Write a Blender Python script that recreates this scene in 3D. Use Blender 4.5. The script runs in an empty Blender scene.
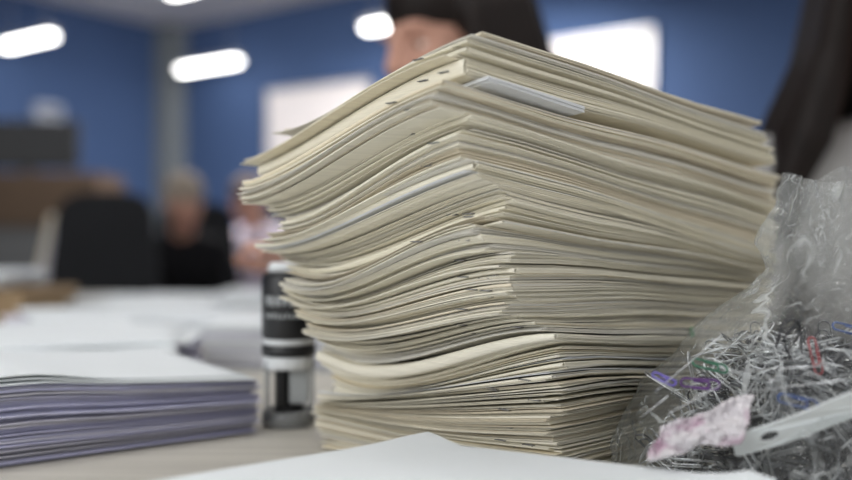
import bpy, bmesh, math, random
import numpy as np
from mathutils import Vector, Matrix, noise

random.seed(7)
RNG = np.random.default_rng(11)
SC = bpy.context.scene
COL = SC.collection
PI = math.pi
DESK = 0.75            # height of the desk tops above the floor
EYE = 0.148            # camera above the desk
CZ = DESK + EYE
F = 900.0              # focal length in pixels of an 852 wide frame


def at(px, py, d):
    return Vector(((px - 426) / F * d, d, CZ + (240 - py) / F * d))


# ------------------------------------------------------------------ helpers
def tag(o, label=None, cat=None, group=None, kind=None):
    if label: o['label'] = label
    if cat: o['category'] = cat
    if group: o['group'] = group
    if kind: o['kind'] = kind
    return o


def empty(name, loc, label=None, cat=None, group=None, rz=0.0):
    o = bpy.data.objects.new(name, None)
    COL.objects.link(o)
    o.location = loc
    o.rotation_euler = (0, 0, rz)
    o.empty_display_size = .05
    return tag(o, label, cat, group)


def link(name, me, mat, parent=None, loc=None, smooth=False):
    o = bpy.data.objects.new(name, me)
    COL.objects.link(o)
    if mat is not None:
        me.materials.clear()
        me.materials.append(mat)
    if parent is not None: o.parent = parent
    if loc is not None: o.location = loc
    if smooth:
        me.polygons.foreach_set('use_smooth', [True] * len(me.polygons))
    return o


def pymesh(name, verts, faces):
    me = bpy.data.meshes.new(name)
    me.from_pydata([tuple(v) for v in verts], [], faces)
    me.update()
    return me


def bmobj(name, bm, mat, parent=None, loc=None, smooth=False):
    me = bpy.data.meshes.new(name)
    bmesh.ops.recalc_face_normals(bm, faces=bm.faces)
    bm.to_mesh(me)
    bm.free()
    return link(name, me, mat, parent, loc, smooth)


def add_box(bm, c, s, rz=0.0, bevel=0.0, M=None):
    r = bmesh.ops.create_cube(bm, size=1.0)
    vs = r['verts']
    T = Matrix.Translation(Vector(c)) @ Matrix.Rotation(rz, 4, 'Z')
    if M is not None: T = M
    for v in vs:
        v.co = T @ Vector((v.co.x * s[0], v.co.y * s[1], v.co.z * s[2]))
    if bevel > 0:
        es = list({e for v in vs for e in v.link_edges})
        bmesh.ops.bevel(bm, geom=es, offset=bevel, segments=2, affect='EDGES', profile=.6)


def add_ell(bm, c, r, M=None, seg=20, rings=12):
    res = bmesh.ops.create_uvsphere(bm, u_segments=seg, v_segments=rings, radius=1.0)
    for v in res['verts']:
        p = Vector((v.co.x * r[0], v.co.y * r[1], v.co.z * r[2])) + Vector(c)
        v.co = M @ p if M is not None else p


def add_cone(bm, p0, p1, r0, r1, seg=14, M=None):
    """A tapered limb with rounded ends."""
    p0, p1 = Vector(p0), Vector(p1)
    if M is not None:
        p0, p1 = M @ p0, M @ p1
    ax = (p1 - p0)
    L = ax.length
    q = Vector((0, 0, 1)).rotation_difference(ax.normalized() if L > 1e-6 else Vector((0, 0, 1)))
    rings = []
    for k in range(1, 5):
        a = -PI / 2 + k * PI / 10
        rings.append((r0 * math.cos(a), r0 * math.sin(a)))
    rings.append((r0, 0))
    rings.append((r1, L))
    for k in range(1, 5):
        a = k * PI / 10
        rings.append((r1 * math.cos(a), L + r1 * math.sin(a)))
    vs = []
    for r, z in rings:
        vs.append([bm.verts.new(p0 + q @ Vector((r * math.cos(2 * PI * i / seg), r * math.sin(2 * PI * i / seg), z))) for i in range(seg)])
    for a, b in zip(vs[:-1], vs[1:]):
        for i in range(seg):
            j = (i + 1) % seg
            bm.faces.new((a[i], a[j], b[j], b[i]))
    bm.faces.new(list(reversed(vs[0])))
    bm.faces.new(vs[-1])


def add_lathe(bm, prof, c=(0, 0, 0), seg=28):
    rings = []
    for r, z in prof:
        rings.append([bm.verts.new((c[0] + r * math.cos(2 * PI * i / seg), c[1] + r * math.sin(2 * PI * i / seg), c[2] + z)) for i in range(seg)])
    for a, b in zip(rings[:-1], rings[1:]):
        for i in range(seg):
            j = (i + 1) % seg
            bm.faces.new((a[i], a[j], b[j], b[i]))
    if prof[0][0] > 1e-6: bm.faces.new(list(reversed(rings[0])))
    if prof[-1][0] > 1e-6: bm.faces.new(rings[-1])


def tube_mesh(name, pts, r, sides=6):
    pts = [Vector(p) for p in pts]
    verts, faces = [], []
    up = Vector((0, 0, 1))
    n = len(pts)
    for i, p in enumerate(pts):
        t = (pts[min(i + 1, n - 1)] - pts[max(i - 1, 0)]).normalized()
        a = t.cross(up)
        if a.length < .05: a = t.cross(Vector((1, 0, 0)))
        a.normalize()
        b = t.cross(a)
        for k in range(sides):
            w = 2 * PI * k / sides
            verts.append(p + a * (r * math.cos(w)) + b * (r * math.sin(w)))
    for i in range(n - 1):
        for k in range(sides):
            k2 = (k + 1) % sides
            faces.append((i * sides + k, i * sides + k2, (i + 1) * sides + k2, (i + 1) * sides + k))
    faces.append(tuple(range(sides)))
    faces.append(tuple((n - 1) * sides + k for k in reversed(range(sides))))
    return verts, faces


_U1 = ('one two three four five six seven eight nine ten eleven twelve thirteen fourteen fifteen sixteen seventeen eighteen nineteen').split()
_O1 = ('first second third fourth fifth sixth seventh eighth ninth tenth eleventh twelfth thirteenth fourteenth fifteenth sixteenth seventeenth eighteenth nineteenth').split()
_T = ' ten twenty thirty forty fifty sixty seventy eighty ninety'.split(' ')
_TO = ' tenth twentieth thirtieth fortieth fiftieth sixtieth seventieth eightieth ninetieth'.split(' ')


def ordinal(n):
    if n >= 100:
        if n == 100: return 'hundredth'
        return 'hundred and ' + ordinal(n - 100)
    if n < 20: return _O1[n - 1]
    if n % 10 == 0: return _TO[n // 10]
    return _T[n // 10] + '-' + _O1[n % 10 - 1]


# ---------------------------------------------------------------- materials
def lin(c):
    def f(x):
        x /= 255.0
        return x / 12.92 if x <= .04045 else ((x + .055) / 1.055) ** 2.4
    return (f(c[0]), f(c[1]), f(c[2]), 1.0)


def material(name, rgb, rough=.7, metal=0.0, var=.06, scale=(8, 8, 8), bump=0.0, bscale=60.0, spec=.3, coat=0.0, emit=0.0, noise_detail=4.0):
    m = bpy.data.materials.new(name)
    m.use_nodes = True
    nt = m.node_tree
    b = nt.nodes['Principled BSDF']
    base = lin(rgb)
    b.inputs['Roughness'].default_value = rough
    b.inputs['Metallic'].default_value = metal
    b.inputs['Specular IOR Level'].default_value = spec
    b.inputs['Coat Weight'].default_value = coat
    tc = nt.nodes.new('ShaderNodeTexCoord')
    mp = nt.nodes.new('ShaderNodeMapping')
    mp.inputs['Scale'].default_value = scale
    nz = nt.nodes.new('ShaderNodeTexNoise')
    nz.inputs['Scale'].default_value = 1.0
    nz.inputs['Detail'].default_value = noise_detail
    rp = nt.nodes.new('ShaderNodeValToRGB')
    rp.color_ramp.elements[0].position = .3
    rp.color_ramp.elements[1].position = .7
    rp.color_ramp.elements[0].color = tuple(max(0, c * (1 - var)) for c in base[:3]) + (1,)
    rp.color_ramp.elements[1].color = tuple(min(1, c * (1 + var)) for c in base[:3]) + (1,)
    nt.links.new(tc.outputs['Object'], mp.inputs['Vector'])
    nt.links.new(mp.outputs['Vector'], nz.inputs['Vector'])
    nt.links.new(nz.outputs['Fac'], rp.inputs['Fac'])
    nt.links.new(rp.outputs['Color'], b.inputs['Base Color'])
    if bump > 0:
        n2 = nt.nodes.new('ShaderNodeTexNoise')
        n2.inputs['Scale'].default_value = bscale
        bp = nt.nodes.new('ShaderNodeBump')
        bp.inputs['Strength'].default_value = bump
        bp.inputs['Distance'].default_value = .002
        nt.links.new(tc.outputs['Object'], n2.inputs['Vector'])
        nt.links.new(n2.outputs['Fac'], bp.inputs['Height'])
        nt.links.new(bp.outputs['Normal'], b.inputs['Normal'])
    if emit > 0:
        b.inputs['Emission Color'].default_value = (1, .98, .94, 1)
        b.inputs['Emission Strength'].default_value = emit
    return m


# cream office paper in several batches; edges carry fine strata of stacked leaves
EDGE = (14, 14, 1500)
CREAM = [material('paper_cream', (238, 233, 216), .8, var=.07, scale=EDGE),
         material('paper_ivory', (232, 227, 211), .8, var=.08, scale=EDGE),
         material('paper_buff', (228, 219, 199), .8, var=.08, scale=EDGE),
         material('paper_yellowed', (232, 222, 198), .8, var=.08, scale=EDGE),
         material('paper_grey', (226, 223, 214), .8, var=.07, scale=EDGE)]
CREAM_P = [.40, .30, .12, .05, .13]
WHITE = material('paper_white', (232, 237, 240), .75, var=.02, scale=(5, 5, 5))
COOL = material('paper_cool_white', (224, 226, 228), .75, var=.04, scale=EDGE)
LAV = [material('paper_lavender', (206, 206, 230), .8, var=.10, scale=(10, 10, 900)),
       material('paper_pale_violet', (218, 217, 230), .8, var=.10, scale=(10, 10, 900)),
       material('paper_slate', (188, 188, 216), .8, var=.10, scale=(10, 10, 900)),
       material('paper_dusty', (200, 199, 208), .8, var=.10, scale=(10, 10, 900))]
WIRE = material('wire_steel', (214, 216, 218), .33, .9, var=.05)
WIRE_D = material('wire_dark', (60, 60, 64), .35, .9, var=.05)
WIRE_M = material('wire_shaded', (112, 114, 117), .4, .9, var=.3)  # darker steel copy: shade of the deep tangle put into the colour
STAPLE = material('staple_steel', (150, 150, 150), .35, 1.0)
DESKWOOD = material('desk_laminate', (196, 192, 183), .45, var=.10, scale=(3, 60, 30), spec=.35)
BLUE = material('wall_paint_blue', (68, 90, 130), .8, var=.03, scale=(1, 1, 1))
CEIL = material('ceiling_paint', (225, 224, 226), .9, var=.03)
FLOORM = material('floor_vinyl', (120, 112, 104), .6, var=.08)
PILLAR = material('pillar_paint', (120, 126, 130), .8, var=.03)
BOARD = material('whiteboard', (232, 226, 226), .5, var=.01)
ALU = material('aluminium', (190, 190, 192), .4, .8)
BLACK = material('black_plastic', (26, 27, 30), .4, spec=.5, var=.1)
FABRIC_B = material('black_fabric', (34, 35, 38), .95, var=.2, scale=(90, 90, 90), bump=.3, bscale=400)
WOOD = material('brown_wood', (84, 68, 54), .55, var=.25, scale=(4, 4, 60))
GREYP = material('grey_panel', (96, 98, 100), .6, var=.05)
CARD = material('cardboard', (150, 128, 100), .85, var=.10, scale=(30, 30, 4))
SKIN = material('skin', (186, 142, 124), .55, var=.06, scale=(30, 30, 30), spec=.35)
HAIR_D = material('hair_dark', (24, 17, 15), .55, var=.35, scale=(120, 120, 12), spec=.2)
HAIR_G = material('hair_grey', (150, 138, 126), .6, var=.25, scale=(120, 120, 12))
HAIR_B = material('hair_brown', (92, 72, 58), .55, var=.3, scale=(120, 120, 12))
CLOTH_K = material('cloth_black', (20, 20, 24), .95, var=.15, scale=(60, 60, 60))
CLOTH_W = material('cloth_white', (222, 220, 222), .9, var=.04, scale=(40, 40, 40))
CLOTH_L = material('cloth_lilac_white', (226, 216, 232), .9, var=.08, scale=(20, 20, 20))
CLOTH_G = material('cloth_pale_grey', (150, 149, 148), .9, var=.05, scale=(40, 40, 40))
CLOTH_N = material('cloth_navy', (44, 50, 74), .9, var=.1, scale=(60, 60, 60))
EYEW = material('eye_white', (225, 222, 216), .2, var=.02)
IRIS = material('iris_brown', (52, 34, 24), .2, var=.2)
LIP = material('lips', (176, 96, 88), .5, var=.06)


def glow_material():
    m = bpy.data.materials.new('lamp_diffuser')
    m.use_nodes = True
    nt = m.node_tree
    b = nt.nodes['Principled BSDF']
    b.inputs['Base Color'].default_value = (.9, .9, .9, 1)
    b.inputs['Emission Color'].default_value = (1.0, .985, .95, 1)
    b.inputs['Emission Strength'].default_value = 12.0
    nz = nt.nodes.new('ShaderNodeTexNoise')
    nz.inputs['Scale'].default_value = 30
    rp = nt.nodes.new('ShaderNodeMapRange')
    rp.inputs['To Min'].default_value = .25
    rp.inputs['To Max'].default_value = .35
    nt.links.new(nz.outputs['Fac'], rp.inputs['Value'])
    nt.links.new(rp.outputs['Result'], b.inputs['Roughness'])
    return m


GLOW = glow_material()


def film_material():
    """Thin crumpled polythene: mostly see-through, glossy, milky with painted glints along creases."""
    m = bpy.data.materials.new('polythene_film')
    m.use_nodes = True
    nt = m.node_tree
    nt.nodes.remove(nt.nodes['Principled BSDF'])
    out = nt.nodes['Material Output']
    N = nt.nodes.new
    tc = N('ShaderNodeTexCoord')
    # fine wrinkles
    n1 = N('ShaderNodeTexNoise'); n1.inputs['Scale'].default_value = 38; n1.inputs['Detail'].default_value = 6; n1.inputs['Distortion'].default_value = 1.2
    v1 = N('ShaderNodeTexVoronoi'); v1.feature = 'DISTANCE_TO_EDGE'; v1.inputs['Scale'].default_value = 30
    mixn = N('ShaderNodeMixRGB'); mixn.inputs['Fac'].default_value = .85
    nt.links.new(tc.outputs['Object'], n1.inputs['Vector'])
    nt.links.new(tc.outputs['Object'], mixn.inputs['Color1'])
    nt.links.new(n1.outputs['Color'], mixn.inputs['Color2'])
    mixn.blend_type = 'ADD'; mixn.inputs['Fac'].default_value = .12
    nt.links.new(mixn.outputs['Color'], v1.inputs['Vector'])
    add = N('ShaderNodeMath'); add.operation = 'MULTIPLY_ADD'
    add.inputs[1].default_value = .6
    nt.links.new(v1.outputs['Distance'], add.inputs[0]); nt.links.new(n1.outputs['Fac'], add.inputs[2])
    bp = N('ShaderNodeBump'); bp.inputs['Strength'].default_value = .9; bp.inputs['Distance'].default_value = .010
    nt.links.new(add.outputs[0], bp.inputs['Height'])
    # whitened creases with painted-in glints: thin wandering lines at two sizes
    def crease_glints(scale, stretch, width, top):
        mp = N('ShaderNodeMapping'); mp.inputs['Scale'].default_value = stretch
        mp.inputs['Rotation'].default_value = (.3, .5, .4)
        nn = N('ShaderNodeTexNoise'); nn.inputs['Scale'].default_value = scale; nn.inputs['Detail'].default_value = 3; nn.inputs['Distortion'].default_value = .8
        nt.links.new(tc.outputs['Object'], mp.inputs['Vector']); nt.links.new(mp.outputs['Vector'], nn.inputs['Vector'])
        sb = N('ShaderNodeMath'); sb.operation = 'SUBTRACT'; sb.inputs[1].default_value = .5
        ab = N('ShaderNodeMath'); ab.operation = 'ABSOLUTE'
        nt.links.new(nn.outputs['Fac'], sb.inputs[0]); nt.links.new(sb.outputs[0], ab.inputs[0])
        q = N('ShaderNodeMapRange'); q.inputs['From Min'].default_value = 0; q.inputs['From Max'].default_value = width
        q.inputs['To Min'].default_value = top; q.inputs['To Max'].default_value = 0
        nt.links.new(ab.outputs[0], q.inputs['Value'])
        # broken up so that only stretches of a crease show
        br = N('ShaderNodeTexNoise'); br.inputs['Scale'].default_value = scale * 1.7
        nt.links.new(tc.outputs['Object'], br.inputs['Vector'])
        b2 = N('ShaderNodeMapRange'); b2.inputs['From Min'].default_value = .46; b2.inputs['From Max'].default_value = .60
        nt.links.new(br.outputs['Fac'], b2.inputs['Value'])
        mu = N('ShaderNodeMath'); mu.operation = 'MULTIPLY'
        nt.links.new(q.outputs['Result'], mu.inputs[0]); nt.links.new(b2.outputs['Result'], mu.inputs[1])
        return mu
    r1 = crease_glints(16, (1, 1, .55), .018, .60)
    r2 = crease_glints(48, (1, 1, .6), .026, .42)
    cr = N('ShaderNodeMath'); cr.operation = 'MAXIMUM'
    nt.links.new(r1.outputs[0], cr.inputs[0]); nt.links.new(r2.outputs[0], cr.inputs[1])
    n3 = N('ShaderNodeTexNoise'); n3.inputs['Scale'].default_value = 14; n3.inputs['Detail'].default_value = 5
    nt.links.new(tc.outputs['Object'], n3.inputs['Vector'])
    mr = N('ShaderNodeMapRange'); mr.inputs['From Min'].default_value = .45; mr.inputs['From Max'].default_value = .75
    mr.inputs['To Min'].default_value = .02; mr.inputs['To Max'].default_value = .15
    nt.links.new(n3.outputs['Fac'], mr.inputs['Value'])
    # film is milkier where it is bunched together near the mouth of the bag
    sx = N('ShaderNodeSeparateXYZ')
    nt.links.new(tc.outputs['Object'], sx.inputs['Vector'])
    mh = N('ShaderNodeMapRange'); mh.inputs['From Min'].default_value = .09; mh.inputs['From Max'].default_value = .16
    mh.inputs['To Min'].default_value = 0.0; mh.inputs['To Max'].default_value = .09
    nt.links.new(sx.outputs['Z'], mh.inputs['Value'])
    s1 = N('ShaderNodeMath'); s1.operation = 'ADD'
    nt.links.new(cr.outputs[0], s1.inputs[0]); nt.links.new(mr.outputs['Result'], s1.inputs[1])
    s2 = N('ShaderNodeMath'); s2.operation = 'ADD'; s2.use_clamp = True
    nt.links.new(s1.outputs[0], s2.inputs[0]); nt.links.new(mh.outputs['Result'], s2.inputs[1])
    tr = N('ShaderNodeBsdfTransparent'); tr.inputs['Color'].default_value = (.95, .96, .96, 1)
    df = N('ShaderNodeBsdfDiffuse'); df.inputs['Color'].default_value = (.80, .83, .83, 1)
    tl = N('ShaderNodeBsdfTranslucent'); tl.inputs['Color'].default_value = (.80, .83, .83, 1)
    md = N('ShaderNodeMixShader'); md.inputs['Fac'].default_value = .45
    nt.links.new(df.outputs[0], md.inputs[1]); nt.links.new(tl.outputs[0], md.inputs[2])
    m1 = N('ShaderNodeMixShader')
    nt.links.new(s2.outputs[0], m1.inputs['Fac']); nt.links.new(tr.outputs[0], m1.inputs[1]); nt.links.new(md.outputs[0], m1.inputs[2])
    gl = N('ShaderNodeBsdfGlossy'); gl.inputs['Roughness'].default_value = .06
    nt.links.new(bp.outputs['Normal'], gl.inputs['Normal'])
    lw = N('ShaderNodeLayerWeight'); lw.inputs['Blend'].default_value = .5
    nt.links.new(bp.outputs['Normal'], lw.inputs['Normal'])
    pw = N('ShaderNodeMath'); pw.operation = 'POWER'; pw.inputs[1].default_value = 4.0
    nt.links.new(lw.outputs['Facing'], pw.inputs[0])
    fr = N('ShaderNodeMath'); fr.operation = 'MULTIPLY_ADD'; fr.inputs[1].default_value = .42; fr.inputs[2].default_value = .05
    nt.links.new(pw.outputs[0], fr.inputs[0])
    m2 = N('ShaderNodeMixShader')
    nt.links.new(fr.outputs[0], m2.inputs['Fac']); nt.links.new(m1.outputs[0], m2.inputs[1]); nt.links.new(gl.outputs[0], m2.inputs[2])
    nt.links.new(m2.outputs[0], out.inputs['Surface'])
    return m


FILM = film_material()


def clear_plastic():
    m = bpy.data.materials.new('clear_plastic')
    m.use_nodes = True
    nt = m.node_tree
    nt.nodes.remove(nt.nodes['Principled BSDF'])
    N = nt.nodes.new
    tr = N('ShaderNodeBsdfTransparent'); tr.inputs['Color'].default_value = (.86, .88, .89, 1)
    gl = N('ShaderNodeBsdfGlossy'); gl.inputs['Roughness'].default_value = .08
    df = N('ShaderNodeBsdfDiffuse'); df.inputs['Color'].default_value = (.8, .82, .83, 1)
    nz = N('ShaderNodeTexNoise'); nz.inputs['Scale'].default_value = 60
    mr = N('ShaderNodeMapRange'); mr.inputs['To Min'].default_value = .18; mr.inputs['To Max'].default_value = .30
    nt.links.new(nz.outputs['Fac'], mr.inputs['Value'])
    a = N('ShaderNodeMixShader')
    nt.links.new(mr.outputs['Result'], a.inputs['Fac']); nt.links.new(tr.outputs[0], a.inputs[1]); nt.links.new(df.outputs[0], a.inputs[2])
    fr = N('ShaderNodeFresnel'); fr.inputs['IOR'].default_value = 1.5
    b = N('ShaderNodeMixShader')
    nt.links.new(fr.outputs[0], b.inputs['Fac']); nt.links.new(a.outputs[0], b.inputs[1]); nt.links.new(gl.outputs[0], b.inputs[2])
    nt.links.new(b.outputs[0], nt.nodes['Material Output'].inputs['Surface'])
    return m


CLEAR = clear_plastic()


def patchy(name, a, b, scale, lo=.45, hi=.55, rough=.4):
    m = material(name, a, rough, var=.05)
    rp = [n for n in m.node_tree.nodes if n.type == 'VALTORGB'][0]
    mp = [n for n in m.node_tree.nodes if n.type == 'MAPPING'][0]
    mp.inputs['Scale'].default_value = (scale, scale, scale)
    rp.color_ramp.elements[0].color = lin(a); rp.color_ramp.elements[0].position = lo
    rp.color_ramp.elements[1].color = lin(b); rp.color_ramp.elements[1].position = hi
    return m


FOIL = patchy('printed_wrapper', (214, 210, 213), (176, 134, 160), 60, .50, .70)

# ------------------------------------------------------------------ the room
WD = Vector((.817, -.576, 0))          # along the long blue wall, towards the viewer's right
LD = Vector((-.576, -.817, 0))         # along the short blue wall
CORNER = Vector((-2.42, 8.57, 0))
CEIL_Z = CZ + 2.0


def wall(name, p0, p1, th, mat, h=CEIL_Z):
    d = (p1 - p0).normalized()
    n = Vector((-d.y, d.x, 0)) * th
    vs = [p0, p1, p1 + n, p0 + n]
    verts = [v + Vector((0, 0, z)) for z in (0, h) for v in vs]
    faces = [(3, 2, 1, 0), (4, 5, 6, 7)] + [(i, (i + 1) % 4, 4 + (i + 1) % 4, 4 + i) for i in range(4)]
    return tag(link(name, pymesh(name, verts, faces), mat), kind='structure')


R_END = CORNER + WD * 9.5
L_END = CORNER + LD * 9.5
wall('wall_back', CORNER, R_END, .12, BLUE)
wall('wall_left', CORNER, L_END, -.12, BLUE)
poly = [CORNER, R_END, R_END + LD * 9.5, L_END]
for nm, z0, z1, mt in (('floor', -.1, 0.0, FLOORM), ('ceiling', CEIL_Z, CEIL_Z + .1, CEIL)):
    verts = [p + Vector((0, 0, z)) for z in (z0, z1) for p in poly]
    faces = [(3, 2, 1, 0), (4, 5, 6, 7)] + [(i, (i + 1) % 4, 4 + (i + 1) % 4, 4 + i) for i in range(4)]
    tag(link(nm, pymesh(nm, verts, faces), mt), kind='structure')
# grey corner pillar
bm = bmesh.new()
pc = CORNER + WD * .10 + LD * .10
add_box(bm, (pc.x, pc.y, CEIL_Z / 2), (.20, .20, CEIL_Z), math.atan2(WD.y, WD.x))
tag(bmobj('trim_1', bm, PILLAR), kind='structure')
for nm, a, b in (('baseboard_back', CORNER, R_END), ('baseboard_left', CORNER, L_END)):
    d = (b - a).normalized()
    inw = Vector((d.y, -d.x, 0)) if nm.endswith('back') else Vector((-d.y, d.x, 0))
    mid = (a + b) / 2 + inw * .012
    bm = bmesh.new()
    add_box(bm, (mid.x, mid.y, .05), ((b - a).length, .02, .1), math.atan2(d.y, d.x))
    tag(bmobj(nm, bm, PILLAR), kind='structure')


def wall_hit(px, base, dirv):
    k = (px - 426) / F
    # (base.x + t dx) = k (base.y + t dy)
    t = (k * base.y - base.x) / (dirv.x - k * dirv.y)
    return t, base + dirv * t


def whiteboard(px0, px1, y0, y1, label):
    t0, a = wall_hit(px0, CORNER, WD)
    t1, b = wall_hit(px1, CORNER, WD)
    m = (a + b) / 2
    z0 = CZ + (240 - y1) / F * m.y
    z1 = CZ + (240 - y0) / F * m.y
    inw = Vector((WD.y, -WD.x, 0))
    rz = math.atan2(WD.y, WD.x)
    c = m + inw * .022
    e = empty('whiteboard', (c.x, c.y, z0), label, 'whiteboard', 'whiteboards on the blue wall', rz)
    L = t1 - t0
    H = z1 - z0
    bm = bmesh.new(); add_box(bm, (0, 0, H / 2), (L, .016, H), 0, .002)
    bmobj('writing_surface', bm, BOARD, e)
    bm = bmesh.new()
    for x in (-L / 2, L / 2): add_box(bm, (x, -.002, H / 2), (.02, .03, H + .02))
    for z in (0, H): add_box(bm, (0, -.002, z), (L + .02, .03, .02))
    bmobj('frame', bm, ALU, e)


whiteboard(270, 372, 86, 156, 'smaller white wall panel nearer the corner pillar')
whiteboard(515, 654, 39, 124, 'larger white wall panel behind the woman with dark hair')


def pendant(end_px, y, h, length, label):
    """A hanging linear lamp; its far end is seen at (end_px, y), h above the eye."""
    d = h * F / (240 - y)
    p = Vector(((end_px - 426) / F * d, d, CZ + h))
    return pendant_at(p, length, label)


def pendant_at(p, length, label):
    c = p + WD * (length / 2)
    e = empty('pendant_lamp', c, label, 'lamp', 'linear pendant lamps', math.atan2(WD.y, WD.x))
    bm = bmesh.new(); add_box(bm, (0, 0, .035), (length + .03, .085, .05), 0, .006)
    bmobj('housing', bm, ALU, e)
    bm = bmesh.new(); add_box(bm, (0, 0, 0), (length, .075, .04), 0, .012)
    bmobj('diffuser', bm, GLOW, e)
    for s in (-1, 1):
        bm = bmesh.new()
        add_cone(bm, (s * length * .38, 0, .055), (s * length * .38, 0, CEIL_Z - p.z - .005), .003, .003, 6)
        bmobj('cable', bm, ALU, e)
    return e


pendant(181, 70, 1.5, .72, 'bright hanging lamp in front of the corner pillar')
e = pendant_at(Vector(((52 - 426) / F * 6.6, 6.6, CZ + 1.5)) - WD * .62, .62, 'bright hanging lamp high above the dark screen')
pendant(171, -8, 1.5, .7, 'hanging lamp cut off by the top edge, above the corner pillar')
pendant(366, 28, 1.5, .62, 'bright hanging lamp half hidden by the dark haired woman')
# lamps of the same run further along the room, over the desks
for (x, y) in ((-.9, 1.6), (-.2, .1), (.9, 2.6), (-2.4, 3.4)):
    pendant_at(Vector((x, y, CZ + 1.5)), 1.1, 'hanging lamp over the desks, above the picture')

# -------------------------------------------------------------------- desks
def desk(x0, x1, y0, y1, label):
    e = empty('desk', ((x0 + x1) / 2, (y0 + y1) / 2, 0), label, 'desk', 'office desks')
    w, l = x1 - x0, y1 - y0
    bm = bmesh.new(); add_box(bm, (0, 0, DESK - .014), (w, l, .028), 0, .003)
    bmobj('desktop', bm, DESKWOOD, e)
    for sx in (-1, 1):
        for sy in (-1, 1):
            bm = bmesh.new(); add_box(bm, (sx * (w / 2 - .06), sy * (l / 2 - .06), (DESK - .028) / 2), (.05, .05, DESK - .028), 0, .004)
            bmobj('leg', bm, ALU, e)
    bm = bmesh.new(); add_box(bm, (0, l / 2 - .1, .5), (w - .2, .018, .35))
    bmobj('modesty_panel', bm, GREYP, e)


desk(-1.3, .95, -.02, 1.16, 'pale laminate desk carrying the tall stack of paper')
desk(-2.5, -.24, 1.17, 2.5, 'desk covered in loose paper beyond the near desk')

# -------------------------------------------------- the tall stack of booklets
SK = np.array([0, .022, .058, .0686, .088, .0965, .1086, .139, .186, .234, .2495, .262, .275])
ZL = np.array([0, .021, .030, .034, .054, .069, .085, .112, .142, .193, .204, .210, .220])
ZM2 = np.array([0, .021, .034, .043, .051, .067, .084, .108, .150, .2080, .2190, .2255, .237])
ZM1 = np.array([0, .021, .045, .054, .067, .083, .096, .124, .167, .2225, .2365, .2445, .256])
ZR = np.array([0, .021, .035, .043, .058, .070, .090, .115, .132, .2045, .2165, .2325, .245])
ZF = np.minimum(ZL, ZR) * .95
CPX = ([0, .06, .088, .0965, .104, .112, .125, .14, .155, .17, .186, .2, .21, .22, .234, .2495, .262, .275], [560, 551, 547, 540, 512, 506, 513, 506, 478, 507, 478, 463, 468, 451, 470, 456, 462, 466])
LPX = ([0, .08, .1, .12, .131, .148, .17, .184, .188, .193, .197, .205, .212, .235, .245, .255, .275],
       [318, 318, 312, 300, 293, 287, 286, 270, 259, 274, 290, 284, 268, 265, 250, 244, 244])
RPX = ([0, .05, .12, .15, .235, .246, .275], [752, 762, 770, 771, 776, 770, 762])


def lag(u):
    n = np.array([0, .35, .65, 1.0])
    w = []
    for i in range(4):
        t = np.ones_like(u)
        for j in range(4):
            if j != i: t = t * (u - n[j]) / (n[i] - n[j])
        w.append(t)
    return w


def zfun(s, u, v):
    w = lag(np.clip(u, 0, 1))
    f = lambda tab: np.interp(s, SK, tab)
    z0 = w[0] * s + w[1] * f(ZM1) + w[2] * f(ZM2) + w[3] * f(ZL)
    uu = np.clip(u, 0, 1)
    zend = (1 - uu) * f(ZR) + uu * f(ZF)
    vv = np.clip(v, 0, 1.02)
    z = z0 + (zend - z0) * vv ** 1.08
    amp = .0011 * np.minimum(1, s / .02)
    z = z + amp * (np.sin(5.1 * u + 60 * s + .7) * np.sin(6.3 * v + 41 * s) + .6 * np.sin(11 * v + 90 * s + 4 * u))
    return np.maximum(z, s * .15)


class Frame:
    """Where one booklet lies: near corner, its two edges, size."""

    def __init__(self, s, jit=1.0):
        t = min(1, s / .255)
        d = .515 - .045 * t
        k = (np.interp(s, *CPX) - 426) / F
        th = math.radians(42 + 7 * t) + random.gauss(0, .016) * jit
        self.C = Vector((k * d, d, 0)) + Vector((random.gauss(0, .0016), random.gauss(0, .0016), 0)) * jit
        self.dL = Vector((-math.cos(th), math.sin(th), 0))
        self.dR = Vector((math.sin(th), math.cos(th), 0))
        kl = (np.interp(s, *LPX) - 426) / F
        kr = (np.interp(s, *RPX) - 426) / F
        C = self.C
        self.L = (C.x - kl * C.y) / (math.cos(th) + kl * math.sin(th)) + random.gauss(0, .0016) * jit
        self.L0 = self.L
        self.W = (kr * C.y - C.x) / (math.sin(th) - kr * math.cos(th)) + random.gauss(0, .003) * jit
        self.W0 = self.W

    def xy(self, u, v):
        return (self.C.x + u * self.L * self.dL.x + v * self.W * self.dR.x,
                self.C.y + u * self.L * self.dL.y + v * self.W * self.dR.y)


NU = 18


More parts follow.
